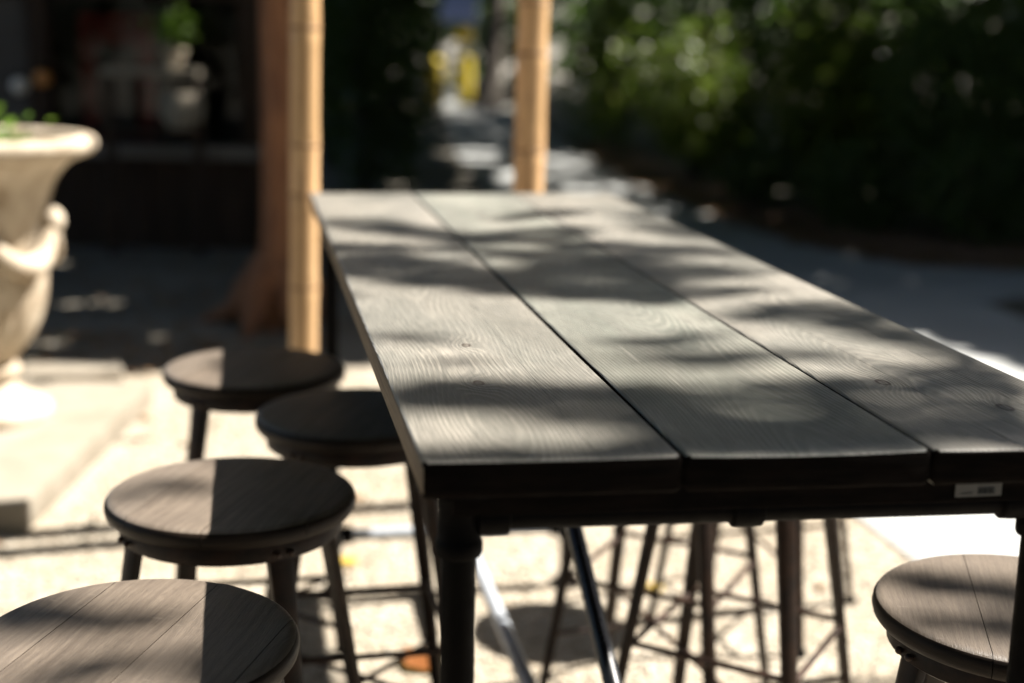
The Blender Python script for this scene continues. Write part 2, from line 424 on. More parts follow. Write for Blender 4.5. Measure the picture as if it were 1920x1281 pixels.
# ------------------------------------------------------------------ the setting: ground
g = MB(); S = 260
g.add([(-S, -S, 0), (S, -S, 0), (S, S, 0), (-S, S, 0)], [(0, 1, 2, 3)])
tag(g.build('ground', M_['soil']), kind='structure')
gl = [(-9, -6), (1.75, -6), (1.7, 0), (1.5, 2.5), (1.15, 3.95), (0.86, 5.3), (0.72, 6.1), (-0.2, 6.25), (-0.8, 6.12), (-1.3, 6.05), (-1.8, 5.9), (-2.4, 5.95), (-3.4, 5.7), (-9, 5.5)]
sheet('gravel_bed', gl, 0.004, M_['gravel'])
pathL = [(1.76, -6), (1.71, 0), (1.51, 2.5), (1.16, 3.95), (0.72, 6.1), (0.5, 7.4), (-0.1, 12), (-0.75, 18), (-1.5, 29.5), (-3.4, 44)]
pathR = [(-1.4, 44), (-0.15, 29), (0.69, 19.9), (1.26, 14.3), (1.65, 12.2), (2.1, 10.35), (2.63, 9.45), (3.6, 9.25), (7, 9.1), (7, 7.9), (4, 8.1), (2.95, 8.25), (2.72, 8.05), (2.82, 7.4), (3.1, 6), (3.5, 3), (3.7, 0), (3.7, -6)]
sheet('path', pathL + pathR, 0.010, M_['path'])
# brown mulch margin between the path and the hedge
mul = [(0.69, 19.9), (1.26, 14.3), (1.65, 12.2), (2.1, 10.35), (2.63, 9.45), (3.6, 9.25), (9, 9.1), (9, 11.2), (3.6, 10.6), (2.9, 11.4), (2.3, 13.5), (1.9, 16), (1.5, 20)]
sheet('mulch_bed', mul, 0.007, M_['mulch'])

def stones(name, P, s):
    n = len(P)
    base = np.array([(1, 0, 0), (0, 1, 0), (-1, 0, 0), (0, -1, 0), (0, 0, 1), (0, 0, -1)], float)
    F = np.array([(0, 1, 4), (1, 2, 4), (2, 3, 4), (3, 0, 4), (1, 0, 5), (2, 1, 5), (3, 2, 5), (0, 3, 5)])
    sc_ = s[:, None] * RNG.uniform(.6, 1.2, (n, 3)); sc_[:, 2] *= .6
    a = RNG.uniform(0, 2 * PI, n); ca, sa = np.cos(a), np.sin(a)
    v = base[None] * sc_[:, None] * RNG.uniform(.75, 1.15, (n, 6, 1))
    V = np.empty_like(v); V[..., 0] = v[..., 0] * ca[:, None] - v[..., 1] * sa[:, None]; V[..., 1] = v[..., 0] * sa[:, None] + v[..., 1] * ca[:, None]; V[..., 2] = v[..., 2]
    V += P[:, None]
    me = bpy.data.meshes.new(name); me.vertices.add(n * 6); me.vertices.foreach_set('co', V.ravel())
    idx = (F[None] + (np.arange(n) * 6)[:, None, None]).reshape(-1)
    me.loops.add(n * 24); me.loops.foreach_set('vertex_index', idx.astype(np.int32))
    me.polygons.add(n * 8); me.polygons.foreach_set('loop_start', (np.arange(n * 8) * 3).astype(np.int32)); me.polygons.foreach_set('loop_total', np.full(n * 8, 3, np.int32))
    me.update(calc_edges=True)
    return me
N = 42000
P = np.stack([RNG.uniform(-3.4, 1.9, N), 2.2 + 3.9 * RNG.uniform(0, 1, N) ** 1.1, np.full(N, .006)], 1)
xl = np.interp(P[:, 1], [0, 2.5, 3.95, 6.1], [1.7, 1.5, 1.15, 0.72])
keep = (P[:, 0] < xl + .03) & ~((P[:, 0] < -1.36) & (P[:, 1] > 3.85))
P = P[keep]
o = link('gravel', stones('gravel', P, RNG.uniform(.004, .010, len(P))), M_['pebble'])
tag(o, 'loose pale pebbles strewn over the sunlit gravel under the table and stools', 'gravel', kind='stuff')
# leaf litter: brown, along the shade line, the mulch and the path edge
def scatter(n, x0, x1, y0, y1, z=.02): return np.stack([RNG.uniform(x0, x1, n), RNG.uniform(y0, y1, n), RNG.uniform(z * .6, z * 1.4, n)], 1)
Lp = [scatter(620, -4, -.9, 5.9, 6.7), scatter(900, -5, -.9, 6.6, 9.4)]
for (ax, ay), (bx, by) in zip(mul[:6], mul[1:7]):
    k = int(300 * math.hypot(bx - ax, by - ay) / 2) + 60
    t = RNG.uniform(0, 1, k); Lp.append(np.stack([ax + (bx - ax) * t + RNG.normal(.12, .16, k), ay + (by - ay) * t + RNG.normal(.15, .16, k), RNG.uniform(.015, .03, k)], 1))
Lp.append(scatter(40, -2.5, 1.1, 3.2, 5.8, .018))
o = leaves('leaf_litter', np.concatenate(Lp), .055, M_['litter'], up=1.5)
tag(o, 'dry brown leaves littering the shaded earth and the edge of the path', 'leaf litter', kind='stuff')

# pale flat kerb stones where gravel meets shaded earth
for k, (x, y, a, w, l, lab) in enumerate([(-1.86, 5.86, .35, .40, .22, 'pale flat edging stone on the gravel edge right of the urn foot'),
                                   (-2.42, 5.80, .1, .5, .2, 'pale flat edging stone half hidden behind the stone urn')]):
    mb = MB().box(-w / 2, w / 2, -l / 2, l / 2, 0, .05)
    o = mb.build('edging_stone', M_['slab'], bevel=.012); o.location = (x, y, 0.004); o.rotation_euler = (0, 0, a)
    tag(o, lab, 'edging stone', 'edging stones along the gravel')

# ------------------------------------------------------------------ the table
TA = R(10.67)
tu = np.array([math.cos(TA), math.sin(TA)]); tv = np.array([-math.sin(TA), math.cos(TA)])
NL = np.array([-0.084, 1.300]); TW, TL, TZ = 0.772, 2.335, 1.065
tc = NL + tu * TW / 2 + tv * TL / 2
table = empty('table', (tc[0], tc[1], 0), TA, 'long bar height table of three grey weathered planks on black pipe legs', 'table')
SKEW = .036                            # the near end is cut a little out of square
def plank(u0, u1, m, cup, th=.038, seed=0):
    rr = random.Random(seed)
    w = u1 - u0; nx = 14; sec = []
    def section(ins):
        pts = []; rd = .0045
        hw = w / 2 - ins; top = -ins; bot = -th + ins
        for i in range(nx + 1):
            x = -hw + rd + (2 * hw - 2 * rd) * i / nx
            pts.append((x, top - cup * (1 - (x / hw) ** 2)))
        for q in (30, 60): pts.append((hw - rd + rd * math.sin(R(q)), top - rd + rd * math.cos(R(q))))
        pts.append((hw, top - rd)); pts.append((hw, bot + rd)); pts.append((hw - rd, bot)); pts.append((0, bot - 0.0)); pts.append((-hw + rd, bot)); pts.append((-hw, bot + rd)); pts.append((-hw, top - rd))
        for q in (60, 30): pts.append((-(hw - rd + rd * math.sin(R(q))), top - rd + rd * math.cos(R(q))))
        return pts
    st = [(0, .004), (.001, .0018), (.004, 0)] + [(TL * k / 24, 0) for k in range(1, 24)] + [(TL - .004, 0), (TL - .001, .0018), (TL, .004)]
    v = []; n = None
    for y, ins in st:
        s_ = section(ins); n = len(s_)
        dz = .0005 * math.sin(y * 3.1 + seed) ; dx = .0006 * math.sin(y * 4.3 + seed * 2)
        v += [(x + dx, y - SKEW * (x + u0 + w / 2) * (1 - y / TL), z + dz) for x, z in s_]
    f = []
    for i in range(len(st) - 1):
        for k in range(n):
            k2 = (k + 1) % n; f.append((i * n + k, i * n + k2, (i + 1) * n + k2, (i + 1) * n + k))
    f.append(tuple(reversed(range(n)))); mm = (len(st) - 1) * n; f.append(tuple(range(mm, mm + n)))
    me = bpy.data.meshes.new('plank'); me.from_pydata(v, [], f)
    bm = bmesh.new(); bm.from_mesh(me); bmesh.ops.recalc_face_normals(bm, faces=bm.faces); bm.to_mesh(me); bm.free()
    me.materials.append(m); me.materials.append(M_['edge']); me.materials.append(M_['shaded_wood'])
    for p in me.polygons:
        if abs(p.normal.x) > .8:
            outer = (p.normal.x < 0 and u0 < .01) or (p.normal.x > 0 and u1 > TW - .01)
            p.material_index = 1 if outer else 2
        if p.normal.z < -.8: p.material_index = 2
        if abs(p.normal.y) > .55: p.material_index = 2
    auto(me, 50)
    o = link('plank', me, None, table)
    o.location = (u0 + w / 2 - TW / 2, -TL / 2, TZ)
    return o
# knots given in plank coordinates
def tab(px, py): d = np.array([px, py]) - NL; return d @ tu, d @ tv
c1, c2, c3 = .1283, .3873, .645
def kk(px, py, c, r): u, v = tab(px, py); return (u - c, v, r)
W1 = table_wood('grey_plank_wood', 3.1, -.03, [kk(-.038, 1.623, c1, .007), kk(-.06, 1.83, c1, .006)], [.045], 0)
W2 = table_wood('green_grey_plank_wood', 11.7, .02, [(-.02, 1.9, .008)], [], 1)
W3 = table_wood('smooth_grey_plank_wood', 23.3, -.01, [kk(.449, 1.671, c3, .0085), kk(.56, 1.561, c3, .009), (.05, 1.15, .006)], [-.030, .062], 0)
plank(0, .2562, W1, .0008, seed=1); plank(.2606, .5150, W2, .0022, seed=2); plank(.5174, TW, W3, .0012, seed=3)
HW, HL = TW / 2, TL / 2
def ring(z, r, h): return [(r * .93, z - h), (r, z - h * .7), (r, z + h * .7), (r * .93, z + h)]
def add_leg(u, v):
    x, y = u - HW, v - HL
    lg = MB().tube([(0, 0, .012), (0, 0, 1.0)], .0178, 20).build('leg', M_['steel'], table, smooth=True)
    lg.location = (x, y, 0)
    fl = MB().lathe([(.045, .0), (.046, .008), (.030, .011), (.026, .03), (.0245, .032)], 24).build('foot_flange', M_['steel'], lg, smooth=True)
    tp = MB().lathe([(.0195, .947), (.0230, .9485), (.0246, .952), (.0246, .962), (.0232, .966), (.0222, .968), (.0222, 1.010), (.0235, 1.012), (.0235, 1.018), (.045, 1.019), (.045, 1.0265), (.02, 1.0266)], 28).build('tee_fitting', M_['steel'], lg, smooth=True)
    lo = MB().lathe([(.022, .135), (.0255, .138), (.0255, .148), (.0225, .152), (.0225, .19), (.0255, .194), (.0255, .204), (.022, .207)], 24).build('tee_fitting', M_['steel'], lg, smooth=True)
    return lg
LU0, LU1, LV0, LV1 = .046, .676, .062, 2.272
for u in (LU0, LU1):
    for v in (LV0 - SKEW * u, LV1): add_leg(u, v)
def pipe(name, a, b, r, m=None, collars=(), par=None):
    o = MB().tube([a, b], r, 18).build(name, m or M_['steel'], par or table, smooth=True)
    A, B = Vector(a), Vector(b); d = (B - A); L_ = d.length; d.normalize()
    for c in collars:
        cp = A + d * c
        MB().tube([cp - d * .017, cp - d * .015, cp - d * .006, cp + d * .006, cp + d * .015, cp + d * .017], [r * 1.12, r * 1.32, r * 1.36, r * 1.36, r * 1.32, r * 1.12], 20).build('pipe_collar', M_['steel'], o, smooth=True)
    return o
for v in (LV0, LV1):
    k = SKEW if v == LV0 else 0
    pipe('top_rail', (LU0 - HW, v - HL - k * LU0, .990), (LU1 - HW, v - HL - k * LU1, .990), .0160, None, (.034, .30, LU1 - LU0 - .034))
    pipe('crossbar', (LU0 - HW, v - HL - k * LU0, .171), (LU1 - HW, v - HL - k * LU1, .171), .0175, M_['galv'], (.036, .315, .355, LU1 - LU0 - .036))
pipe('stretcher', (0, LV0 - HL, .171), (0, LV1 - HL, .171), .0172, M_['galv'], (.04, LV1 - LV0 - .04))
pipe('brace', (0.0, .13 - HL, .180), (0.0, 1.70 - HL, 1.02), .0145, M_['brace'], ())
ap = MB().box(0, TW - .07, 0, .014, .999, 1.0265).build('apron_board', M_['shaded_wood'], table, bevel=.001, seg=1)
ap.location = (.035 - HW, .030 - HL - SKEW * .035, 0); ap.rotation_euler = (0, 0, -SKEW)
MB().box(.035 - HW, TW - .035 - HW, TL - .044 - HL, TL - .030 - HL, .999, 1.0265).build('apron_board', M_['dwood'], table, bevel=.001, seg=1)
# paper label stuck on the near apron
lu = .558
HL = TL / 2 + SKEW * lu + .0012
lab = MB().box(lu - HW, lu + .052 - HW, .0290 - HL, .0298 - HL, 1.0050, 1.0215).build('label', M_['label'], table)
lab['label'] = 'small dull white paper label with a printed box of black bars'
pr = MB(); y0, y1 = .0284 - HL, .0289 - HL
bx0, bx1, bz0, bz1 = lu + .025 - HW, lu + .044 - HW, 1.0075, 1.0140
for a in ((bx0, bx1, bz0, bz0 + .0006), (bx0, bx1, bz1 - .0006, bz1), (bx0, bx0 + .0007, bz0, bz1), (bx1 - .0007, bx1, bz0, bz1)): pr.box(a[0], a[1], y0, y1, a[2], a[3])
xx = bx0 + .002
while xx < bx1 - .002:
    ww = random.choice((.0005, .0008, .0011)); pr.box(xx, xx + ww, y0 - .0003, y1, bz0 + .0014, bz1 - .0012); xx += ww + random.choice((.0007, .0010, .0014))
for k in range(7): pr.box(lu + .007 + k * .0019 - HW, lu + .0082 + k * .0019 - HW, y0, y1, 1.0082, 1.0092)
pr.build('print', M_['ink'], lab)
HL = TL / 2

# ------------------------------------------------------------------ bar stools
def seat_board_meshes(cuts):
    r, zt, zb = .1925, .765, .7335
    prof = [(.001, zb), (r - .012, zb), (r - .006, zb + .002), (r - .002, zb + .007), (r, zb + .015), (r - .0012, zt - .009), (r - .0045, zt - .004), (r - .010, zt - .0010), (r - .016, zt), (.001, zt)]
    full = MB().lathe(prof, 72).mesh('seat_board')
    res = []
    for a, b in zip(cuts[:-1], cuts[1:]):
        bm = bmesh.new(); bm.from_mesh(full)
        for co, no in (((a + .0005, 0, 0), (-1, 0, 0)), ((b - .0005, 0, 0), (1, 0, 0))):
            geo = bm.verts[:] + bm.edges[:] + bm.faces[:]
            cut = bmesh.ops.bisect_plane(bm, geom=geo, plane_co=co, plane_no=no, clear_outer=True)
            ed = [e for e in cut['geom_cut'] if isinstance(e, bmesh.types.BMEdge)]
            if ed: bmesh.ops.holes_fill(bm, edges=[e for e in bm.edges if e.is_boundary], sides=0)
        bmesh.ops.recalc_face_normals(bm, faces=bm.faces)
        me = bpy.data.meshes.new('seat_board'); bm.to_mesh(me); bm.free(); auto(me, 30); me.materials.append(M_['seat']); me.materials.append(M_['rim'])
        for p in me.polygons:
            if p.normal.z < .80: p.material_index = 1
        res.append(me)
    return res
def loft_leg():
    st = [(.728, .155, .042, .016), (.70, .1625, .040, .018), (.60, .180, .034, .018), (.35, .2245, .029, .016), (.03, .278, .025, .015), (.0, .283, .026, .016)]
    v = []; f = []
    for z, r, w, t in st:
        # shallow angle section: a folded outer face with two returned edges
        v += [(r - t / 2, -w / 2, z), (r + t * .25, -w / 2, z), (r + t / 2, -w * .22, z), (r + t / 2, w * .22, z), (r + t * .25, w / 2, z), (r - t / 2, w / 2, z)]
    n = 6
    for i in range(len(st) - 1):
        for k in range(n):
            k2 = (k + 1) % n; f.append((i * n + k, (i + 1) * n + k, (i + 1) * n + k2, i * n + k2))
    f.append(tuple(range(n))); m = (len(st) - 1) * n; f.append(tuple(reversed(range(m, m + n))))
    mb = MB(); mb.add(v, f); return mb
def make_stool(cuts):
    t = empty('bar_stool')
    for me in seat_board_meshes(cuts):
        link('seat_board', me, None, t)
    rg = MB().lathe([(.150, .7332), (.170, .7330), (.172, .730), (.171, .706), (.168, .7035), (.150, .7035)], 56).build('seat_ring', M_['leg'], t, smooth=True)
    legs = loft_leg()
    me = None
    for k in range(4):
        a = k * PI / 2
        if me is None: o = legs.build('leg', M_['leg'], t, bevel=.0018, seg=2, ang=35); me = o.data
        else: o = link('leg', me, None, t)
        o.rotation_euler = (0, 0, a)
        for dy in (-.011, .011):
            b = MB().sphere((.176, dy, .716), .0052, 10, 6).build('bolt', M_['rod'], o, smooth=True)
        MB().lathe([(.017, 0), (.018, .003), (.016, .012), (.012, .013)], 14, c=(.283, 0)).build('foot_pad', M_['steel'], o, smooth=True)
    rz, rr = .335, .283 - .335 * .169
    for k in range(4):
        a, b = k * PI / 2, (k + 1) * PI / 2
        zz = rz + (.012 if k % 2 else 0)
        rr = .283 - zz * .169
        MB().tube([(rr * math.cos(a), rr * math.sin(a), zz), (rr * math.cos(b), rr * math.sin(b), zz)], .0062, 10).build('rung', M_['rod'], t, smooth=True)
    for k in range(2):
        a = k * PI / 2; z0, z1 = .205 + k * .016, .205 + k * .016; r0 = .283 - z0 * .169
        MB().tube([(r0 * math.cos(a), r0 * math.sin(a), z0), (-r0 * math.cos(a), -r0 * math.sin(a), z1)], .0058, 10).build('cross_rod', M_['rod'], t, smooth=True)
    return t
def kids(o): return [c for c in bpy.data.objects if c.parent == o]
def copy_tree(o, parent=None):
    c = o.copy(); COL.objects.link(c); c.parent = parent
    for ch in kids(o): copy_tree(ch, c)
    return c
protoA = make_stool([-.2, -.100, .030, .160, .2])
protoB = make_stool([-.2, -.062, .085, .2])
SG = 'round seated metal bar stools around the plank table'
stools = [  # proto, x, y, leg angle, label
    (0, -.437, 1.562, .30, 'nearest bar stool, cut by the lower left corner, seat half in dappled sun'),
    (0, -.431, 2.110, .638, 'bar stool just behind the nearest left one, whole seat in view'),
    (0, -.548, 2.955, .994, 'farthest bar stool on the left, in front of the tall bamboo pole'),
    (1, -.289, 2.600, 1.004, 'shaded bar stool pushed partly under the left edge of the table'),
    (1, .667, 1.715, .30, 'sunlit bar stool at the lower right, behind the near right table leg'),
    (0, .443, 2.566, 1.855, 'nearer of two bar stools whose dark legs show under the table, right'),
    (1, .640, 3.490, 1.83, 'farthest bar stool on the right, hidden by the tabletop but for its feet'),
    (1, .330, 2.900, 1.908, 'farther of two bar stools whose legs show under the table, nearer the centre'),
]
used = set(); SEATROT = R(78.6 - 90)
for pi_, x, y, a, labl in stools:
    pr_ = (protoA, protoB)[pi_]
    if pi_ not in used: o = pr_; used.add(pi_)
    else: o = copy_tree(pr_)
    o.location = (x, y, .006); o.rotation_euler = (0, 0, a)
    o.scale = (1, 1, .992)
    for ch in kids(o):
        if ch.name.startswith('seat_board'): ch.rotation_euler = (0, 0, SEATROT - a)
    tag(o, labl, 'bar stool', SG)

# ------------------------------------------------------------------ bamboo poles
def bamboo(x, y, r, nodes, lean, labl):
    t = empty('bamboo_pole', (x, y, 0), 0, labl, 'pole', 'tall bamboo poles behind the table')
    t.rotation_euler = (0, lean, 0)
    zs = [0] + nodes + [5.0]
    for a, b in zip(zs[:-1], zs[1:]):
        L_ = b - a; n = 7; prof = [(r * 1.0, a + .006)]
        for i in range(n + 1):
            q = i / n; prof.append((r * (.965 + .04 * (abs(2 * q - 1) ** 4)), a + .008 + (L_ - .016) * q))
        prof.append((r * .99, b - .006))
        MB().lathe(prof, 32).build('culm_segment', M_['bamboo'], t, smooth=True)
        if b < 5: MB().lathe([(r * .96, b - .008), (r * 1.03, b - .005), (r * 1.045, b), (r * 1.02, b + .005), (r * .96, b + .008)], 32).build('node_ring', M_['node'], t, smooth=True)
    return t
bamboo(-.617, 4.05, .0422, [.23, .50, .744, 1.01, 1.15, 1.474, 1.80, 2.12, 2.45, 2.78, 3.1, 3.5, 4.0, 4.5], .016, 'left bamboo pole, rising behind the far left corner of the table')
bamboo(.034, 4.39, .0485, [.27, .56, .83, 1.12, 1.412, 1.559, 1.83, 2.13, 2.44, 2.8, 3.2, 3.6, 4.1, 4.6], .006, 'right bamboo pole, rising behind the middle of the table far end')

# ------------------------------------------------------------------ urn on its slab
pl = MB().box(-.82, .82, -.75, .75, 0, .095).build('stone_plinth', M_['slab'], bevel=.012)
pl.location = (-2.235, 4.705, .004)
tag(pl, 'low square pale stone plinth under the big urn', 'plinth')
urn = empty('garden_urn', (-1.875, 4.90, .099), 0, 'large weathered pale stone garden urn with a flared lip and garland', 'urn')
def loft(prof, sub=3):
    out = []
    P_ = [prof[0]] + prof + [prof[-1]]
    for i in range(1, len(P_) - 2):
        for k in range(sub):
            t = k / sub; p0, p1, p2, p3 = P_[i - 1], P_[i], P_[i + 1], P_[i + 2]
            out.append(tuple(.5 * ((2 * p1[j]) + (-p0[j] + p2[j]) * t + (2 * p0[j] - 5 * p1[j] + 4 * p2[j] - p3[j]) * t * t + (-p0[j] + 3 * p1[j] - 3 * p2[j] + p3[j]) * t ** 3) for j in (0, 1)))
    out.append(prof[-1]); return out
foot = loft([(.235, 0), (.24, .02), (.235, .045), (.205, .06), (.14, .10), (.108, .14), (.10, .155)])
MB().lathe(foot, 56).build('foot', M_['stone'], urn, smooth=True)
MB().lathe(loft([(.10, .152), (.125, .158), (.137, .178), (.125, .198), (.10, .205)]), 56).build('stem_knop', M_['stone'], urn, smooth=True)
def gad(r, z, q):
    k = max(0, min(1, (z - .22) / .10)) * max(0, min(1, (.62 - z) / .06))
    return r * (1 + .035 * k * (abs(math.sin(q * 10)) - .5))
MB().lathe(loft([(.098, .20), (.12, .225), (.175, .29), (.215, .37), (.238, .46), (.244, .55), (.235, .63), (.236, .70), (.25, .76)]), 160, fn=gad).build('bowl', M_['stone'], urn, smooth=True, ang=60)
MB().lathe(loft([(.249, .752), (.262, .80), (.285, .87), (.325, .93), (.365, .962), (.405, .975), (.425, .985), (.438, 1.005), (.436, 1.03), (.415, 1.045), (.385, 1.045), (.36, 1.02), (.34, .96), (.30, .93), (.02, .925)]), 72).build('rim', M_['stone'], urn, smooth=True, ang=60)
for k in range(5):
    a0 = k * 2 * PI / 5 + .12; pts = []; rad = []
    for i in range(17):
        q = i / 16; a = a0 + q * 2 * PI / 5; sag = .15 * (1 - (2 * q - 1) ** 2)
        z = .735 - sag; rr = .245 + .022
        pts.append((rr * math.cos(a), rr * math.sin(a), z)); rad.append(.024 + .020 * math.sin(PI * q) + .004 * math.sin(q * 50))
    sw = MB().tube(pts, rad, 12).build('garland', M_['stone'], urn, smooth=True)
    MB().sphere((.272 * math.cos(a0), .272 * math.sin(a0), .735), .046, 16, 10, (1, 1, 1.15)).build('rosette', M_['stone'], urn, smooth=True)
Pp = RNG.normal(size=(260, 3)) * [.12, .12, .05] + [-1.93, 4.86, 1.13 + .02]
urn.scale = (.965, .965, .955)
pt = leaves('planting', Pp - [0.03, 0, .05], .055, M_['leafy'], up=.2)
Pq = np.stack([RNG.uniform(-.2, .05, 60), RNG.uniform(-.15, .1, 60), RNG.uniform(0, .02, 60)], 1) + [-1.86, 4.8, 1.03 + .1]
tag(pt, 'small bright green plant growing out of the stone urn', 'plant', kind='stuff')

# ------------------------------------------------------------------ fallen leaves
def fallen(x, y, s, m, labl, rz):
    mb = MB(); v = []; n = 9
    for i in range(n + 1):
        q = i / n; w = math.sin(PI * q ** .8) * .36 * (1 + .18 * math.sin(q * 26)); zc = .02 + .10 * q * q
        v += [(-w, q - .5, zc + .12 * w), (0, q - .5, zc - .02), (w, q - .5, zc + .16 * w)]
    f = []
    for i in range(n): f += [(i * 3, i * 3 + 1, i * 3 + 4, i * 3 + 3), (i * 3 + 1, i * 3 + 2, i * 3 + 5, i * 3 + 4)]
    mb.add(v, f); mb.tube([(0, -.5, .0), (0, -.72, .06)], .015, 5)
    o = mb.build('fallen_leaf', m, smooth=True); o.scale = (s, s, s); o.location = (x, y, .012); o.rotation_euler = (0, 0, rz)
    tag(o, labl, 'leaf')
fallen(-.205, 3.13, .13, M_['oleaf'], 'large orange fallen leaf on the gravel left of the near table leg', .6)
fallen(-.13, 3.20, .085, M_['oleaf'], 'smaller orange fallen leaf overlapping the large one beside the near table leg', 2.2)
fallen(-.452, 3.77, .07, M_['yleaf'], 'yellow fallen leaf on the gravel between the left stools and the table leg', 1.4)
fallen(.40, 3.62, .06, M_['yleaf'], 'small yellow fallen leaf under the right side stools', .3)
fallen(-1.45, 4.3, .05, M_['oleaf'], 'curled brown orange leaf on the gravel near the plinth corner', 2.9)

# ------------------------------------------------------------------ red-brown trunk behind the left pole
tt = empty('tree', (-1.19, 7.1, 0), 0, 'red brown tree trunk with flared roots behind the left bamboo pole', 'tree')
pts = [(.0, 0, -.02), (.01, 0, .10), (.02, 0, .28), (.03, 0, .6), (.03, 0, 1.2), (.02, .02, 2.0), (.0, .05, 3.2), (-.1, .1, 4.6)]
MB().tube(pts, [.19, .14, .115, .105, .100, .095, .10, .07], 20).build('trunk', M_['bark'], tt, smooth=True, ang=80)
for a, l in ((2.9, .42), (4.2, .35), (5.3, .3), (.5, .3), (1.7, .3)):
    MB().tube([(.04 * math.cos(a), .04 * math.sin(a), .34), (.16 * math.cos(a), .16 * math.sin(a), .16), (l * .6 * math.cos(a), l * .6 * math.sin(a), .05), (l * math.cos(a + .2), l * math.sin(a + .2), -.01)], [.08, .085, .06, .02], 10).build('root', M_['bark'], tt, smooth=True, ang=80)
for a in (.3, 1.6, 2.8, 4.1, 5.3):
    MB().tube([(-.05, .08, 3.9), (-.05 + .9 * math.cos(a), .08 + .9 * math.sin(a), 4.9), (-.05 + 1.9 * math.cos(a + .2), .08 + 1.9 * math.sin(a + .2), 5.6)], [.05, .03, .012], 8).build('limb', M_['bark'], tt, smooth=True)
th = RNG.normal(size=(2600, 3)) * [1.2, 1.1, .75] + [-.1, .1, 5.4]
leaves('crown', th[th[:, 2] > 3.9], .17, M_['leafc'], tt)

# ------------------------------------------------------------------ dark timber kiosk at the back left
kx0, kx1, ky = -6.2, -1.74, 9.6
ki = empty('kiosk', (-4.0, ky + 1.2, 0), 0, 'dark timber kiosk with a wide glazed front and a grey sill in deep shade', 'kiosk')
def kb(name, x0, x1, y0, y1, z0, z1, m, par=None, bev=.004):
    o = MB().box(x0 + 4.0, x1 + 4.0, y0 - ky - 1.2, y1 - ky - 1.2, z0, z1).build(name, m, par or ki, bevel=bev, seg=1)
    return o
x = kx0
while x < kx1 - .02:                                   # boards below the sill
    w = min(.22, kx1 - x); kb('wall_board', x, x + w - .006, ky + random.uniform(0, .004), ky + .05, 0, .62, M_['dwood']); x += w
kb('wall_backing', kx0, kx1, ky + .052, ky + .09, 0, .62, M_['dwood'])
kb('sill', kx0 - .05, kx1 + .02, ky - .14, ky + .12, .622, .70, M_['grey_ledge'])
for a in (-6.2, -4.7, -3.24, -1.84): kb('post', a, a + .13, ky - .02, ky + .12, .702, 1.655, M_['dwood'])
kb('lintel', kx0, kx1 + .05, ky - .03, ky + .13, 1.658, 2.3, M_['dwood'])
kb('grey_panel', -4.56, -3.26, ky + .03, ky + .06, .702, 1.656, M_['greypanel'])
kb('glass_pane', -3.105, -1.845, ky + .05, ky + .056, .704, 1.654, M_['glass'], bev=0)
kb('glass_pane', -6.065, -4.705, ky + .05, ky + .056, .704, 1.654, M_['glass'], bev=0)
kb('side_wall', kx1 - .10, kx1, ky + .14, ky + 2.6, 0, 2.3, M_['dwood'])
kb('side_wall', kx0, kx0 + .1, ky + .14, ky + 2.6, 0, 2.3, M_['dwood'])
kb('rear_wall', kx0 + .1, kx1 - .1, ky + 2.5, ky + 2.6, 0, 2.3, M_['dwood'])
kb('floor_board', kx0 + .1, kx1 - .1, ky + .14, ky + 2.5, 0.01, .06, M_['dwood'])
kb('roof', kx0 - .3, kx1 + .06, ky - .05, ky + 2.9, 2.32, 2.44, M_['dwood'])
def loc_box(mb, a): return mb.box(*a)
# a shelf, a red chair and globes standing in for reflections in the glass
ch = empty('chair', (-2.80, 10.02, .06), .1, 'faded red upholstered armchair behind the kiosk window', 'chair')
MB().box(-.26, .26, -.25, .25, .50, .64).build('seat', M_['red'], ch, bevel=.03)
MB().box(-.26, -.14, .16, .26, .642, 1.50).build('back_post', M_['red'], ch, bevel=.03)
MB().box(.14, .26, .16, .26, .642, 1.50).build('back_post', M_['red'], ch, bevel=.03)
MB().box(-.138, .138, .17, .25, 1.28, 1.50).build('back_rail', M_['red'], ch, bevel=.03)
for sx in (-.2, .2):
    for sy in (-.2, .2): MB().tube([(sx, sy, 0), (sx, sy, .50)], .02, 8).build('leg', M_['dwood'], ch, smooth=True)
sh = empty('shelf_stand', (-2.33, 9.30, 0), 0, 'narrow pale topped shelf stand before the kiosk window', 'shelf')
MB().box(-.33, .30, -.10, .10, 1.165, 1.215).build('top', M_['slab'], sh, bevel=.006)
MB().box(-.33, .30, -.10, .10, .80, .83).build('shelf', M_['dwood'], sh, bevel=.004)
for sx in (-.30, .27):
    for sy in (-.08, .08): MB().box(sx - .015, sx + .015, sy - .015, sy + .015, 0, 1.164).build('leg', M_['dwood'], sh, bevel=.002, seg=1)
pp = empty('potted_plant', (-2.20, 9.30, 1.216), 0, 'small green potted plant on the shelf stand', 'potted plant')
MB().lathe([(.05, 0), (.07, .10), (.078, .10), (.078, .12), (.06, .12), (.055, .10)], 20)  .build('pot', M_['stone'], pp, smooth=True)
P = RNG.normal(size=(130, 3)) * [.075, .06, .06] + [0, 0, .24]
tag(leaves('foliage', P, .06, M_['leafy'], pp, up=.2), kind='stuff')
bk = empty('basket', (-2.15, 9.28, .831), 0, 'pale round basket on the lower board of the shelf stand', 'basket')
MB().lathe(loft([(.09, 0), (.13, .06), (.14, .14), (.125, .22), (.115, .222), (.125, .14), (.11, .05)]), 28, fn=lambda r, z, q: r * (1 + .03 * math.sin(q * 14))).build('body', M_['slab'], bk, smooth=True)
MB().tube([(-.11, 0, .20), (-.08, 0, .28), (0, 0, .315), (.08, 0, .28), (.11, 0, .20)], .009, 8).build('handle', M_['slab'], bk, smooth=True)
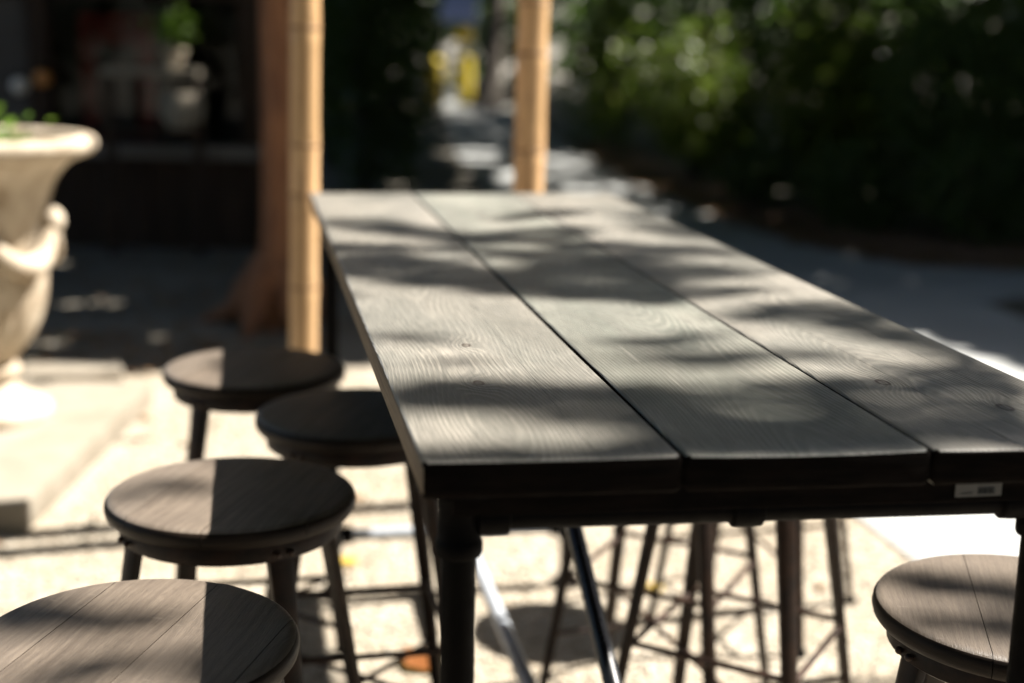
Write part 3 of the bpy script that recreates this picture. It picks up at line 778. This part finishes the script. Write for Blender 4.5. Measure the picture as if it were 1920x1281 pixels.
for x, z, r, m, l in ((-3.24, 1.08, .055, 'white', 'small white globe added as a window reflection before the left kiosk post'), (-3.09, 1.13, .055, 'amber', 'small amber globe added as a window reflection beside the white one')):
    ln = empty('reflection_globe', (x, 9.40, z), 0, l, 'reflection_globe', 'globes standing in for window reflections at the kiosk')  # added globes stand in for bright reflections in the kiosk glass
    MB().sphere((0, 0, 0), r, 20, 12, (1, 1, .95)).build('globe', M_[m], ln, smooth=True)
    MB().lathe([(.018, r * .9), (.02, r * .92), (.02, r + .015), (.006, r + .02)], 14).build('cap', M_['steel'], ln, smooth=True)
    MB().tube([(0, 0, r + .015), (0, .16, 1.70 - z)], .003, 6).build('cord', M_['steel'], ln)

# ------------------------------------------------------------------ shrubs
def shrub_cloud(c, r, n, hollow=.45):
    d = RNG.normal(size=(n, 3)); d /= np.linalg.norm(d, axis=1)[:, None]
    rad = RNG.uniform(hollow, 1, n) ** .6
    # lumpy outline
    k = 1 + .16 * np.sin(d[:, 0] * 5 + c[0] * 3) * np.cos(d[:, 2] * 6 + c[1]) + .10 * np.sin(d[:, 1] * 11 + c[0])
    P = d * (rad * k)[:, None] * np.array(r) + np.array(c)
    return P[P[:, 2] > .02]
def shrub(x, y, w, dpt, h, n, size, m, labl, group, stems=4, name='shrub'):
    t = empty(name, (x, y, 0), 0, labl, 'shrub', group)
    nn = []
    nb = 5
    for k in range(nb):
        a = random.uniform(0, 2 * PI); q = random.uniform(.1, .5)
        cz = h * random.uniform(.30, .62); rz = h * random.uniform(.34, .42)
        if k == 0: q = 0; cz = h * .5; rz = h * .5
        nn.append(shrub_cloud((q * w * math.cos(a), q * dpt * math.sin(a), cz), (w * .62, dpt * .62, rz), n // nb))
    leaves('foliage', np.concatenate(nn), size, m, t, up=.3)
    mb = []
    for k in range(stems):
        a = 2 * PI * k / stems + random.uniform(0, 1); r1 = random.uniform(.25, .5)
        MB().tube([(.06 * math.cos(a), .06 * math.sin(a), -.02), (.5 * r1 * w * math.cos(a), .5 * r1 * dpt * math.sin(a), h * .4), (r1 * w * math.cos(a), r1 * dpt * math.sin(a), h * .8)], [.025, .016, .006], 7).build('stem', M_['bark2'], t, smooth=True)
    return t
HG = 'hedge shrubs along the right side of the path'
hs = [  # x, y, w, d, h, n, size, mat, label
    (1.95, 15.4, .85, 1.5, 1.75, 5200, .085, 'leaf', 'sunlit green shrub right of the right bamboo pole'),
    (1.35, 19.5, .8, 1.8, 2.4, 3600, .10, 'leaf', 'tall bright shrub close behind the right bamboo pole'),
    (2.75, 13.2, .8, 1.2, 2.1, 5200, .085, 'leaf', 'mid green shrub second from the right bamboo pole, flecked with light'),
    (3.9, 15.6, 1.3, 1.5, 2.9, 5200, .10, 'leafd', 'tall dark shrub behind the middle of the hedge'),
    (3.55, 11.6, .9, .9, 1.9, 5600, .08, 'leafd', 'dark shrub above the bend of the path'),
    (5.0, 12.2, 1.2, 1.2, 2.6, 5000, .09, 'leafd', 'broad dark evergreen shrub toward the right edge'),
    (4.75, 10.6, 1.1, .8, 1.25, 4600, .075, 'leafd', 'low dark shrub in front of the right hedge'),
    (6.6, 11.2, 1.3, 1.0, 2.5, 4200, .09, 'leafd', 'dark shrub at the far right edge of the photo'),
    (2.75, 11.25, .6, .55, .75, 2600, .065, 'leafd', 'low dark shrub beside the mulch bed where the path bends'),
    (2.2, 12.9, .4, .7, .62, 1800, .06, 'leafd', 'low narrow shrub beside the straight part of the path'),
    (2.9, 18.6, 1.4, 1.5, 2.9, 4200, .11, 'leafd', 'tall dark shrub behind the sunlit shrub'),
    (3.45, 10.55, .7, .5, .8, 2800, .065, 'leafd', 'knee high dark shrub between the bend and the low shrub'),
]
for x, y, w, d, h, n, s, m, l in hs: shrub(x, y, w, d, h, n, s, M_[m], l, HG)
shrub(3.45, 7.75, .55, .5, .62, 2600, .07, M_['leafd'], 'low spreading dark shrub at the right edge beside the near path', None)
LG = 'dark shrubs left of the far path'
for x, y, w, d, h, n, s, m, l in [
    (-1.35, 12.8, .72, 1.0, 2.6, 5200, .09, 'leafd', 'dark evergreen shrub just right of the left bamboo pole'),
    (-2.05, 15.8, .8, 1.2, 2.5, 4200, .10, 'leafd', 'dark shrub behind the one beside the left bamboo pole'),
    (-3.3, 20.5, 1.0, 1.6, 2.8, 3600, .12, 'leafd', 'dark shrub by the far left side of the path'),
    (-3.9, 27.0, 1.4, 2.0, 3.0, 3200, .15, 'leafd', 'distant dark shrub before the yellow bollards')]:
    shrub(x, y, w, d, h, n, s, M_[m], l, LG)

# ------------------------------------------------------------------ far end of the path
def bollard(x, y, h, labl):
    t = empty('bollard', (x, y, 0), 0, labl, 'bollard', 'yellow bollards at the far end of the path')
    MB().lathe(loft([(.15, .0), (.155, h * .5), (.15, h - .08), (.12, h - .02), (.02, h)]), 20).build('body', M_['yellow'], t, smooth=True)
    MB().lathe([(.22, 0), (.22, .05), (.17, .06), (.16, .061)], 20).build('base', M_['grey_ledge'], t, smooth=True)
bollard(-1.70, 30, .98, 'left one of two yellow bollards at the far end of the path')
bollard(-1.08, 30, 1.02, 'right one of two yellow bollards, below the round yellow sign')
sg = empty('sign', (-1.14, 30.6, 0), 0, 'round yellow sign disc on a grey post above the right bollard', 'sign')
MB().tube([(0, 0, 0), (0, 0, 1.60)], .03, 10).build('post', M_['grey_ledge'], sg, smooth=True)
d = MB().tube([(0, -.035, 1.43), (0, -.05, 1.43)], .17, 28).build('disc', M_['yellow'], sg, smooth=True, ang=30)
bs = empty('sign', (-1.30, 31.5, 0), 0, 'blue sign board high behind the yellow disc', 'sign')
MB().box(-.42, .42, -.02, .02, 1.72, 2.45).build('board', M_['blue'], bs, bevel=.01)
for sx in (-.3, .3): MB().tube([(sx, .04, 0), (sx, .04, 2.4)], .03, 8).build('post', M_['grey_ledge'], bs, smooth=True)

def tree(x, y, hgt, r0, crown, size, m, labl, group, name='tree', limbs=None, cat='tree'):
    t = empty(name, (x, y, 0), 0, labl, cat, group)
    pts = []; rad = []
    for i in range(8):
        q = i / 7; pts.append((.12 * math.sin(q * 4 + x), .12 * math.cos(q * 3 + y) - .12, hgt * q - .02)); rad.append(r0 * (1.5 if i == 0 else 1.1 - .75 * q))
    MB().tube(pts, rad, 14).build('trunk', M_['bark2'], t, smooth=True, ang=80)
    for lp in (limbs or []):
        MB().tube([(p[0] - x, p[1] - y, p[2]) for p in lp], list(np.linspace(r0 * .38, .012, len(lp))), 8).build('limb', M_['bark2'], t, smooth=True, ang=80)
    if crown is not None and len(crown):
        leaves('crown', np.asarray(crown) - [x, y, 0], size, m, t, up=.5, asp=.6)
    return t
tree(-.55, 29.0, 4.5, .24, None, .2, M_['leafc'], 'dark upright tree trunk right of the yellow bollards', 'tree trunks by the far path')
tree(.05, 33.0, 5, .22, None, .2, M_['leafc'], 'slim dark tree trunk just left of the right bamboo pole', 'tree trunks by the far path')

# overhead canopy: crowns whose leaves stand between the sun and the shaded ground
_h = random.Random(5)
HOLES = tuple((_h.uniform(1.6, 4.6), _h.uniform(11.2, 15.0), _h.uniform(.05, .13), _h.uniform(.05, .13), 1.0) for _ in range(42)) + tuple((_h.uniform(-1.2, 1.2), _h.uniform(13, 19), _h.uniform(.1, .3), _h.uniform(.1, .3), 1.0) for _ in range(14))
def mask(x, y):
    """share of the sun kept out at a landing point on the ground"""
    m = np.full(x.shape, 1.0)
    edge = np.interp(x, [-9, -3.4, -1.8, -.8, .2, 1.2, 2.05, 2.38, 2.8, 3.4, 9], [5.75, 5.9, 6.05, 6.25, 6.5, 7.6, 7.5, 6.5, 5.7, 5.0, 4.0])
    n = .18 * np.sin(x * 5.1) + .12 * np.sin(x * 11.3 + 1)
    m = np.where((y < edge + n) & (y > .45 + n) & (x > -3.7 + n) & (x < 2.95 + n), 0, m)  # unseen canopy behind and beside the camera is added to cut sky fill
    # openings
    for cx, cy, rx, ry, k in HOLES + ((.75, 15.0, 1.0, 1.5, .85), (.1, 18.6, 1.2, 1.8, .55), (.55, 17.3, .5, .9, .75), (-.75, 23.5, .9, 3.2, .5), (-2.0, 30.0, 2.2, 2.2, 1.0), (1.4, 12.6, .8, .8, .55), (-1.2, 27, .8, 1.5, .5),
                              (-3.12, 8.98, .46, .15, .85), (-3.95, 9.17, .17, .09, 1.0), (-2.25, 7.6, .24, .16, .8), (-1.7, 6.75, .16, .12, .9), (-2.2, 6.6, .2, .1, .9), (-2.9, 7.0, .2, .2, .6)):
        m = np.where(((x - cx) / rx) ** 2 + ((y - cy) / ry) ** 2 < 1, m * (1 - k), m)
    return m
N = 270000
gx = RNG.uniform(-9, 11, N); gy = RNG.uniform(-5, 36, N)
ok = RNG.uniform(0, 1, N) < mask(gx, gy)
gx, gy = gx[ok], gy[ok]
hh = 3.7 + 3.6 * RNG.beta(1.6, 1.6, len(gx)) + .25 * np.sin(gx * 1.3) + .12 * gy * .2
CP = np.stack([gx, gy, np.zeros_like(gx)], 1) + SUNV[None] * hh[:, None]
T = [(6.3, 6.6), (7.4, 12.5), (2.6, 21.5), (7.0, 18.5), (-3.4, 13.8), (-5.6, 7.9), (9.5, 25.0), (1.9, 31.0), (-5.5, 22.0), (12.0, 9.0), (-6.5, 32.0), (5.2, -1.6), (-2.2, -2.6)]
TLb = ['broad leafy shade tree right of the near path, out of the photo to the right', 'shade tree behind the right hedge', 'shade tree rising behind the sunlit shrub', 'shade tree deep behind the right hedge', 'shade tree just behind the kiosk',
       'shade tree left of the kiosk front', 'farthest shade tree on the right', 'shade tree by the far end of the path', 'shade tree far behind the kiosk', 'outermost shade tree to the right of the near path', 'farthest shade tree on the left', 'unseen shade tree added close behind the camera to the right', 'unseen shade tree added behind the camera to the left']
D = ((CP[:, None, :2] - np.array(T)[None]) ** 2).sum(2); own = D.argmin(1)
for k, (x, y) in enumerate(T):
    cr = CP[own == k]
    limbs = []
    if len(cr):
        for q in RNG.choice(len(cr), min(9, len(cr)), replace=False):
            e = cr[q]; z0 = 2.6 + random.uniform(0, 1.0); mid = (np.array([x, y, z0]) * .55 + e * .45) + [0, 0, .35]
            limbs.append([(x, y, z0), tuple(mid), tuple(e)])
    tree(x, y, 6.4, .17, cr, .30, M_['leafc'], TLb[k], 'shade trees over the path', limbs=limbs)

# the leafy boughs that dapple the table and stools
SHADE = [(0.002, 1.325, 1.065, 0.099, 0.007, 0.0, -0.016, 1.0),(0.117, 1.342, 1.065, 0.08, 0.006, -0.001, -0.014, 1.0),(-0.035, 1.562, 1.065, 0.104, 0.031, 0.002, -0.047, 1.2),
 (0.096, 1.518, 1.065, 0.096, -0.026, -0.006, -0.074, 1.2),(-0.066, 1.57, 1.065, 0.073, 0.021, 0.004, -0.062, 1.3),(0.144, 1.435, 1.065, 0.039, -0.018, -0.011, -0.087, 1.2),
 (0.023, 1.336, 1.065, 0.121, 0.008, 0.0, -0.024, 1.6),(-0.08, 1.311, 1.065, 0.031, 0.002, 0.001, -0.018, 1.2),(0.293, 1.386, 1.065, 0.141, 0.019, -0.007, -0.038, 1.1),
 (0.209, 1.399, 1.065, 0.048, -0.029, -0.009, -0.049, 1.0),(0.378, 1.422, 1.065, 0.061, -0.017, -0.013, -0.048, 1.0),(0.513, 1.462, 1.065, 0.066, -0.018, -0.025, -0.069, 1.0),
 (0.592, 1.725, 1.065, 0.027, -0.081, -0.027, -0.067, 0.8),(0.065, 1.349, 1.065, 0.101, 0.007, 0.0, -0.018, 1.2),(0.161, 1.358, 1.065, 0.032, 0.002, -0.002, -0.022, 1.0),
 (0.032, 1.577, 1.065, 0.16, 0.013, -0.001, -0.043, 1.0),(0.213, 1.472, 1.065, 0.068, -0.033, -0.017, -0.101, 1.0),(0.334, 1.597, 1.065, 0.09, -0.034, -0.011, -0.054, 1.0),
 (0.292, 1.436, 1.065, 0.114, 0.008, -0.01, -0.053, 0.8),(0.416, 1.555, 1.065, 0.078, -0.022, -0.035, -0.133, 0.8),(0.543, 1.614, 1.065, 0.053, -0.043, -0.05, -0.141, 0.8),
 (0.599, 1.881, 1.065, 0.038, -0.072, -0.026, -0.071, 0.7),(-0.137, 1.876, 1.065, 0.045, 0.005, 0.001, -0.017, 0.8),(-0.059, 1.732, 1.065, 0.038, -0.011, 0.0, -0.017, 0.7),
 (-0.092, 1.85, 1.065, 0.021, 0.002, 0.0, -0.014, 0.5),(0.249, 1.91, 1.065, 0.059, 0.029, -0.004, -0.035, 1.1),(0.262, 1.792, 1.065, 0.084, 0.007, -0.005, -0.037, 1.0),
 (0.151, 1.873, 1.065, 0.029, 0.003, -0.002, -0.021, 0.5),(0.393, 1.829, 1.065, 0.039, -0.013, -0.01, -0.045, 0.6),(0.169, 1.609, 1.065, 0.056, 0.004, -0.004, -0.036, 0.6),
 (-0.178, 2.434, 1.065, 0.139, -0.041, 0.009, -0.139, 1.2),(-0.073, 2.321, 1.065, 0.114, -0.033, 0.002, -0.07, 0.9),(0.143, 2.39, 1.065, 0.133, -0.027, -0.011, -0.174, 1.2),
 (0.041, 2.234, 1.065, 0.086, 0.01, -0.001, -0.038, 0.6),(0.233, 2.199, 1.065, 0.06, 0.007, -0.003, -0.037, 0.7),(-0.312, 3.019, 1.065, 0.087, -0.021, 0.009, -0.092, 1.0),
 (-0.156, 2.876, 1.065, 0.12, -0.057, 0.003, -0.077, 1.0),(-0.263, 2.641, 1.065, 0.091, -0.019, 0.009, -0.102, 0.9),(-0.064, 2.668, 1.065, 0.091, -0.019, 0.001, -0.079, 0.7),
 (0.067, 3.247, 1.065, 0.089, 0.089, 0.0, -0.068, 0.9),(0.039, 2.904, 1.065, 0.125, 0.082, 0.0, -0.092, 1.1),(0.201, 2.704, 1.065, 0.12, -0.027, -0.009, -0.12, 1.1),
 (0.115, 2.593, 1.065, 0.106, -0.023, -0.004, -0.087, 0.8),(0.31, 2.495, 1.065, 0.098, -0.032, -0.008, -0.058, 1.0),(0.337, 2.283, 1.065, 0.084, 0.033, -0.005, -0.04, 0.8),
 (0.326, 3.03, 1.065, 0.08, -0.081, -0.009, -0.076, 0.7),(0.378, 2.728, 1.065, 0.054, -0.05, -0.008, -0.055, 0.6),(0.483, 2.115, 1.065, 0.098, -0.027, -0.015, -0.067, 1.0),
 (0.514, 1.979, 1.065, 0.057, -0.04, -0.014, -0.051, 1.0),(0.365, 2.082, 1.065, 0.048, 0.005, -0.005, -0.029, 0.6),(0.498, 1.746, 1.065, 0.048, -0.016, -0.009, -0.029, 0.5),
 (0.325, 3.259, 1.065, 0.069, -0.04, -0.006, -0.059, 0.5),(-0.584, 1.622, 0.765, 0.093, -0.011, 0.019, -0.062, 1.3),(-0.463, 1.604, 0.765, 0.051, 0.002, 0.005, -0.019, 0.9),
 (-0.471, 1.461, 0.765, 0.065, 0.04, 0.01, -0.026, 1.0),(-0.405, 1.631, 0.765, 0.02, 0.001, 0.003, -0.013, 0.4),(0.559, 1.783, 0.765, 0.076, -0.027, -0.01, -0.03, 1.2),
 (0.649, 1.754, 0.765, 0.058, -0.011, -0.015, -0.04, 1.2),(0.536, 1.653, 0.765, 0.047, 0.002, -0.011, -0.036, 0.9),(0.615, 1.633, 0.765, 0.047, 0.002, -0.015, -0.045, 1.0),
 (-0.521, 2.125, 0.765, 0.052, -0.011, 0.005, -0.024, 1.0),(-0.574, 2.074, 0.765, 0.032, 0.002, 0.005, -0.02, 0.7)]

pts = []
for cx, cy, z, ax, ay, bx, by, dn in SHADE:
    area = PI * abs(ax * by - ay * bx) + .0006
    hb = RNG.uniform(6.0, 7.6)
    n = max(3, int(area / .0011 * dn * 4.0))
    q = RNG.uniform(0, 2 * PI, n); rr = np.sqrt(RNG.uniform(0, 1, n)) * 1.16
    px = cx + ax * rr * np.cos(q) + bx * rr * np.sin(q); py = cy + ay * rr * np.cos(q) + by * rr * np.sin(q)
    h = RNG.normal(hb, .15, n)
    pts.append(np.stack([px, py, np.full(n, z)], 1) + SUNV[None] * h[:, None])
pts = np.concatenate(pts)
bx_, by_ = 6.6, 4.4
lims = []
for q in RNG.choice(len(pts), 16, replace=False):
    e = pts[q]; m1 = np.array([5.4, 4.1, 6.9]) + RNG.normal(size=3) * .15
    lims.append([(bx_, by_, 4.7), tuple(m1), tuple((m1 + e) / 2 + [0, 0, .12]), tuple(e)])
dt = tree(bx_, by_, 7.0, .16, None, .1, M_['leafc'], 'leafy tree to the right whose boughs dapple the table', 'shade trees over the path', limbs=None)
for lp in lims[:5]:
    MB().tube([(p[0] - bx_, p[1] - by_, p[2]) for p in lp], [.05, .02, .007, .003], 8).build('limb', M_['bark2'], dt, smooth=True, ang=80)
leaves('crown', pts - [bx_, by_, 0], .06, M_['leaf'], dt, up=.8, asp=.62)
up = RNG.normal(size=(2600, 3)) * [.9, 1.0, .6] + [bx_ + 3.2, by_ + 1.3, 5.8]
leaves('crown', up - [bx_, by_, 0], .16, M_['leafc'], dt, up=.5)

# unseen trees added behind and beside the camera to keep the low sky off the near faces
bt = []
for k, (x, y, h, lb) in enumerate([(-3.6, -3.4, 5.2, 'unseen tree added behind the camera to the left to block sky light'), (.4, -4.2, 5.6, 'unseen tree added straight behind the camera to block sky light'), (4.3, -3.4, 5.4, 'unseen tree added behind the camera to the right to block sky light'), (7.4, .2, 5.0, 'unseen tree added far right of the near stool to block sky light'), (-7.6, -1.2, 5.0, 'unseen tree added left behind the camera to block sky light')]):
    n = 5200
    c = shrub_cloud((x, y, h * .56), (2.5, 1.7, h * .56), n, .55)
    tree(x, y, h * .8, .16, c, .21, M_['leafc'], lb, 'unseen sky blocking trees added around the camera')
for x, y, l in ((-5.8, 1.4, 'unseen green shrub left of the stools, added for reflections in the kiosk glass'), (-5.4, 5.0, 'unseen green shrub left of the urn, added for reflections in the kiosk glass')):  # unseen shrubs added to give the kiosk glass something green to reflect
    shrub(x, y, .8, .9, 1.5, 2600, .08, M_['leaf'], l, 'unseen shrubs added for the kiosk glass reflections')

# far wood closing the view
N = 15000
fw = np.stack([RNG.uniform(-32, 34, N), RNG.uniform(37, 50, N), 9 * RNG.uniform(0, 1, N) ** .8], 1)
o = leaves('far_wood', fw, .75, M_['leafd'], up=.1, asp=.7)
tag(o, 'far off dark wood closing the view beyond the path', 'wood', kind='stuff')
sw = [(9.5, 14, 4, 26), (-14, 18, 5, 20)]
for k, (x, y, w, d) in enumerate(sw):
    N = 6500
    q = np.stack([RNG.uniform(x - w * .5, x + w * .5, N), RNG.uniform(y - d * .5, y + d * .5, N), 4.6 * RNG.uniform(0, 1, N)], 1)
    o = leaves('side_thicket', q, .42, M_['leafd'], up=.1, asp=.7)
    tag(o, ('dark thicket closing the right side behind the hedge', 'dark thicket closing the left side behind the kiosk')[k], 'thicket', kind='stuff')
